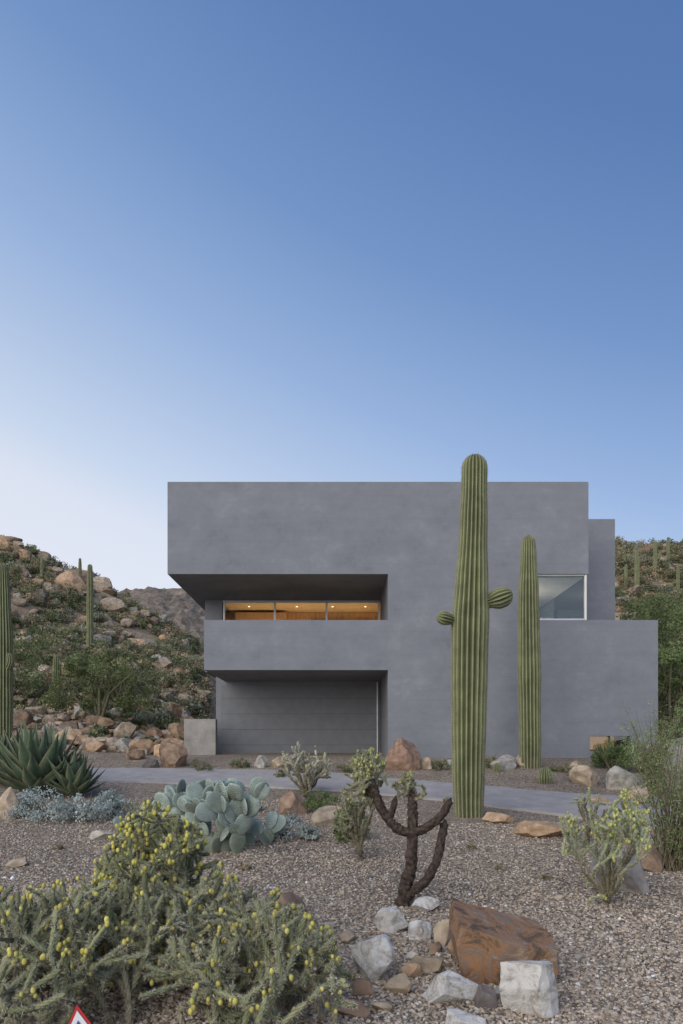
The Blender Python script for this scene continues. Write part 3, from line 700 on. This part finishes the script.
treecholla(362,860,812,26,40,230,.035,(.19,.22,.11),jl=(.05,.10),rad=.016,fr=.3,lean=-4,br=(1,3))
treecholla(306,797,767,25,29,300,.05,(.38,.37,.27),jl=(.08,.14),rad=.024,fr=.3,scol=(.7,.66,.55),br=(1,3))
treecholla(608,905,843,46,58,330,.03,(.28,.32,.18),jl=(.06,.13),rad=.0145,fr=.5,fcol=(.46,.45,.14),fsz=.016,scol=(.6,.57,.42),up=.4,br=(1,2))
treecholla(588,850,815,20,25,70,.02,(.28,.32,.18),jl=(.07,.12),rad=.013,fr=.4,fcol=(.46,.46,.16),up=.5,scol=(.6,.57,.42))
# ---------------------------------------------------------------- prickly pear
m_pad=attr_mat('prickly_pear_pad',.55,8,.22,.15,50)
def pad(B,SP,p,up,nrm,L,Wd,col):
    up=np.array(up)/np.linalg.norm(up);nrm=np.array(nrm)-np.dot(nrm,up)*up;nrm/=np.linalg.norm(nrm);sd=np.cross(up,nrm)
    v,f=ICO[3]
    z=(v[:,2]+1)/2;w=1-.38*(1-z)**1.6
    P=np.array(p)+np.outer(z*L,up)+np.outer(v[:,0]*w*Wd/2,sd)+np.outer(v[:,1]*Wd*.085,nrm)
    B.add(P,f,np.array(col))
    g=[]
    for i in range(-4,5):
        for j in range(0,9):
            a=(i+.5*(j%2))/4.6;b=(j+.5)/9*2-1
            if a*a+b*b<.9: g.append((a,b))
    g=np.array(g);zq=(g[:,1]+1)/2;wq=1-.38*(1-zq)**1.6;th=np.sqrt(np.clip(1-(g**2).sum(1),0.02,1))
    for sg in(-1,1):
        Q=np.array(p)+np.outer(zq*L,up)+np.outer(g[:,0]*wq*Wd/2,sd)+np.outer(sg*th*Wd*.087,nrm)
        Q=np.repeat(Q,3,0);M=len(Q);dd=nrm*sg*.6+rng.normal(size=(M,3))*.5;dd/=np.linalg.norm(dd,axis=1,keepdims=True)
        s2=np.cross(dd,rng.normal(size=(M,3)));s2/=np.linalg.norm(s2,axis=1,keepdims=True)
        SP.add(np.stack([Q-s2*.0035,Q+s2*.0035,Q+dd*.016],1).reshape(-1,3),np.arange(3*M).reshape(-1,3),(.2,.15,.09))
def pear(px,py,levels,n0,wid,size,seed,zmax=9):
    R3=np.random.default_rng(seed);p=hit(px,py);e=empty('prickly_pear_cactus');B=MB();SP=MB()
    q=[]
    for i in range(n0):
        q.append((np.array(p)+np.array([R3.uniform(-wid,wid),R3.uniform(-wid,wid)*.5,-.03]),np.array([R3.normal()*.35,R3.normal()*.3,1]),0))
    while q:
        b0,up,lv=q.pop(0)
        up=up/np.linalg.norm(up);L=size*R3.uniform(.75,1.15)*(1 if lv else 1.1);nrm=np.array([R3.normal()*.7,-1,R3.normal()*.3])
        if b0[2]+up[2]*L>zmax: continue
        col=np.array((.34,.42,.37))*R3.uniform(.75,1.12) if lv else np.array((.22,.26,.20))
        pad(B,SP,b0,up,nrm,L,L*.82,col)
        if lv<levels:
            for _ in range(R3.integers(1,4)):
                sx=R3.uniform(-.8,.8);side=np.cross(up,[0,-1,0]);side/=np.linalg.norm(side)
                nd=up+side*sx*.8+np.array([0,R3.normal()*.35,.25])
                st=b0+up*L*(.93-.18*abs(sx))+side*sx*L*.30
                q.append((st,nd,lv+1))
    B.obj('pads',m_pad,True,e);SP.obj('spines',m_spine,False,e)
pear(230,852,3,5,.22,.28,3,(HY-762)*8.6/FP)
pear(203,846,3,4,.2,.27,8,(HY-766)*8.9/FP)
pear(152,838,1,5,.3,.24,5)
pear(262,845,1,3,.12,.26,9,(HY-790)*8.9/FP)
# ---------------------------------------------------------------- agave
m_ag=attr_mat('agave_leaf',.5,6,.2,.1,30)
def agave(px,py,L,n,seed,col=(.085,.125,.075)):
    R3=np.random.default_rng(seed);p=np.array(hit(px,py));B=MB();m=12
    for i in range(n):
        t=i/n;az=i*2.39996+R3.normal()*.1;el=math.radians(82-70*t+R3.normal()*4);l=L*R3.uniform(.85,1.1)*(.75+.25*math.sin(math.pi*min(1,t+.2)))
        rad=np.array([math.cos(az),math.sin(az),0]);sd=np.array([-math.sin(az),math.cos(az),0]);pos=p+rad*.05+np.array([0,0,.05]);e_=el;V=[];C=[]
        for j in range(m):
            f=j/(m-1);wd=l*.115*(.75+1.0*f*(1-f)*2.2)*(1-f**2.2)+.002
            dr=rad*math.cos(e_)+np.array([0,0,1])*math.sin(e_);nm=np.cross(sd,dr)
            if nm[2]<0: nm=-nm
            V+=[pos-sd*wd+nm*wd*.45,pos-sd*wd*.5+nm*wd*.1,pos-nm*wd*.12,pos+sd*wd*.5+nm*wd*.1,pos+sd*wd+nm*wd*.45]
            c_=np.array(col)*(1.25-.3*f);ed=np.array((.24,.24,.14))
            C+=[ed,c_,c_*.9,c_,ed]
            pos=pos+dr*l/(m-1);e_+=(.02 if t<.5 else .035)
        I=np.arange(m*5).reshape(m,5)
        B.add(V,np.stack([I[:-1,:-1],I[:-1,1:],I[1:,1:],I[1:,:-1]],-1).reshape(-1,4),np.array(C)*R3.uniform(.8,1.2))
    B.obj('agave_plant',m_ag,True)
agave(38,797,1.5,70,1);agave(74,798,.9,45,2);agave(2,786,1.2,45,3)
agave(608,768,.6,40,4,(.06,.11,.05))
# ---------------------------------------------------------------- low shrubs
def small(name,px,py,w,h,col,K,n,size,stems=20,wisp=False):
    p=hit(px,py);k=p.y/FP;w*=k;h*=k;e=empty(name);L=MB();B=MB();cc=[];rr=[];co=[]
    for _ in range(stems):
        a=r.uniform(0,6.28);q=r.random()**.5*w*.5
        tip=np.array([p.x+math.cos(a)*q,p.y+math.sin(a)*q,p.z+h*r.uniform(.45,1)]);b0=np.array([p.x+r.normal()*w*.06,p.y+r.normal()*w*.06,p.z-.02])
        mid=b0*.5+tip*.5+np.array([0,0,h*.1]);tube(B,[b0,mid,tip],[.008,.006,.002],(.16,.13,.08),5)
        if wisp:
            for f in np.linspace(.2,1,9):
                c_=(b0*(1-f)**2+2*f*(1-f)*mid+f*f*tip);cc.append(c_+r.normal(size=3)*w*.03);rr.append(w*.06);co.append(np.array(col)*r.uniform(.7,1.35))
    if not wisp:
        for _ in range(K):
            a=r.uniform(0,6.28);q=r.random()**.5;hh=r.uniform(.15,.95)*(1-.5*q*q)
            cc.append((p.x+math.cos(a)*q*w/2,p.y+math.sin(a)*q*w/2,p.z+hh*h));rr.append(min(w,h*1.5)*r.uniform(.1,.2));co.append(np.array(col)*r.uniform(.75,1.3))
    leafcloud(L,cc,np.array(rr),n,size,co);B.obj('twigs',m_bark,True,e);L.obj('leaves',m_leaf,False,e)
silver=(.44,.49,.45);gr=(.13,.17,.06);ol=(.19,.21,.10)
for a in [(45,820,70,34),(85,822,50,32),(112,816,34,28),(25,815,30,24)]: small('brittlebush',*a,silver,34,60,.035)
for a in [(285,838,44,26),(308,840,22,18),(252,812,20,12)]: small('brittlebush',*a,silver,24,60,.03)
small('desert_shrub',348,840,36,46,gr,40,60,.03);small('desert_shrub',320,812,38,22,(.15,.2,.07),28,60,.03)
small('desert_shrub',150,828,60,30,ol,30,70,.03)
small('creosote_bush',672,870,100,150,(.23,.29,.12),0,13,.020,stems=64,wisp=True)
small('creosote_bush',655,795,74,95,(.24,.30,.13),0,13,.026,stems=48,wisp=True)
small('desert_shrub',640,772,48,36,(.18,.23,.09),34,70,.035)
small('desert_shrub',612,770,38,30,(.11,.16,.055),30,90,.035)
small('desert_shrub',575,778,16,10,ol,12,50,.03)
for a in [(240,768,20,10),(300,770,24,12),(360,768,20,14),(440,770,18,12),(465,772,20,10),(490,768,16,16),(200,772,26,14),(345,772,18,10),(560,772,20,9),(280,778,14,8)]: small('desert_shrub',*a,ol,14,50,.03)
for a in [(470,850,12,6),(545,880,10,5),(245,870,14,7),(60,850,12,6),(500,870,9,5),(210,905,12,8)]: small('dry_weed',*a,(.34,.28,.17),8,30,.02,stems=14)
# ---------------------------------------------------------------- yard sign
se=empty('yard_sign');d_=3.45;k=d_/FP
c_=np.array([(80-CX)*k,d_,(HY-1030)*k]);rad=.13
def ngon(name,rr,dy,mat,n=3,th=.004):
    B=MB();a=[math.pi/2+.12+2*math.pi*i/n for i in range(n)];v=[]
    for y in(-th/2,th/2):
        v+=[(c_[0]+rr*math.cos(q),c_[1]+dy+y,c_[2]+rr*math.sin(q)) for q in a]
    B.add(v[:n]+v[n:],[(0,1,2),(5,4,3)],(1,1,1));B.add(v,[(i,i+n,(i+1)%n+n,(i+1)%n) for i in range(n)],(1,1,1));B.obj(name,mat,False,se)
ngon('red_border',rad,0,smat('sign_red',(.55,.03,.03)))
ngon('white_face',rad*.78,-.006,smat('sign_white',(.8,.8,.82)))
ngon('blue_centre',rad*.4,-.012,smat('sign_blue',(.05,.1,.4)))
B=MB();tube(B,[(c_[0]-.03,c_[1]+.02,gz(c_[0],c_[1])-.05),(c_[0]-.03,c_[1]+.02,c_[2]+.13)],[.009,.009],(.02,.02,.02),10);B.obj('stake',m_dark,True,se)
# ---------------------------------------------------------------- world, sun, camera
w=bpy.data.worlds.new('World');sc.world=w;w.use_nodes=True;nt=w.node_tree;bg=nt.nodes['Background']
sky=nt.nodes.new('ShaderNodeTexSky');sky.sky_type='NISHITA';sky.sun_disc=False
SE,SR=math.radians(32),math.radians(-150)
sky.sun_elevation=SE;sky.sun_rotation=SR;sky.altitude=800;sky.air_density=1.0;sky.dust_density=.6;sky.ozone_density=2.0
tc=nt.nodes.new('ShaderNodeTexCoord');sx=nt.nodes.new('ShaderNodeSeparateXYZ');nt.links.new(tc.outputs['Generated'],sx.inputs[0])
m1=nt.nodes.new('ShaderNodeMath');m1.operation='MULTIPLY_ADD';nt.links.new(sx.outputs['X'],m1.inputs[0]);m1.inputs[1].default_value=.34;nt.links.new(sx.outputs['Z'],m1.inputs[2])
cr=ramp(nt,m1.outputs[0],[(0.0,(.88,.88,.94)),(.2,(.79,.84,.95)),(.27,(.62,.73,.91)),(.45,(.34,.485,.77)),(.6,(.185,.32,.61)),(.75,(.108,.215,.48)),(1.0,(.07,.15,.38))])
vm=nt.nodes.new('ShaderNodeVectorMath');vm.operation='SCALE';nt.links.new(cr,vm.inputs[0]);vm.inputs[3].default_value=1/.12
mx=mix(nt,.87,sky.outputs[0],vm.outputs[0])
nt.links.new(mx,bg.inputs[0]);bg.inputs[1].default_value=.12
sl=bpy.data.lights.new('sun','SUN');sl.energy=2.4;sl.angle=math.radians(70);sl.color=(1,.94,.86)
so=bpy.data.objects.new('sun',sl);sc.collection.objects.link(so)
dv=Vector((math.sin(SR)*math.cos(SE),math.cos(SR)*math.cos(SE),math.sin(SE)))
so.rotation_euler=dv.to_track_quat('Z','Y').to_euler()
cam=bpy.data.cameras.new('camera');co=bpy.data.objects.new('camera',cam);sc.collection.objects.link(co)
cam.sensor_fit='VERTICAL';cam.sensor_height=36;cam.lens=36*FP/1024;cam.shift_y=(HY-512)/1024;cam.clip_end=2000;cam.clip_start=.05
co.rotation_euler=(math.radians(90),0,0);sc.camera=co
sc.view_settings.view_transform='Standard';sc.view_settings.look='None';sc.view_settings.exposure=0
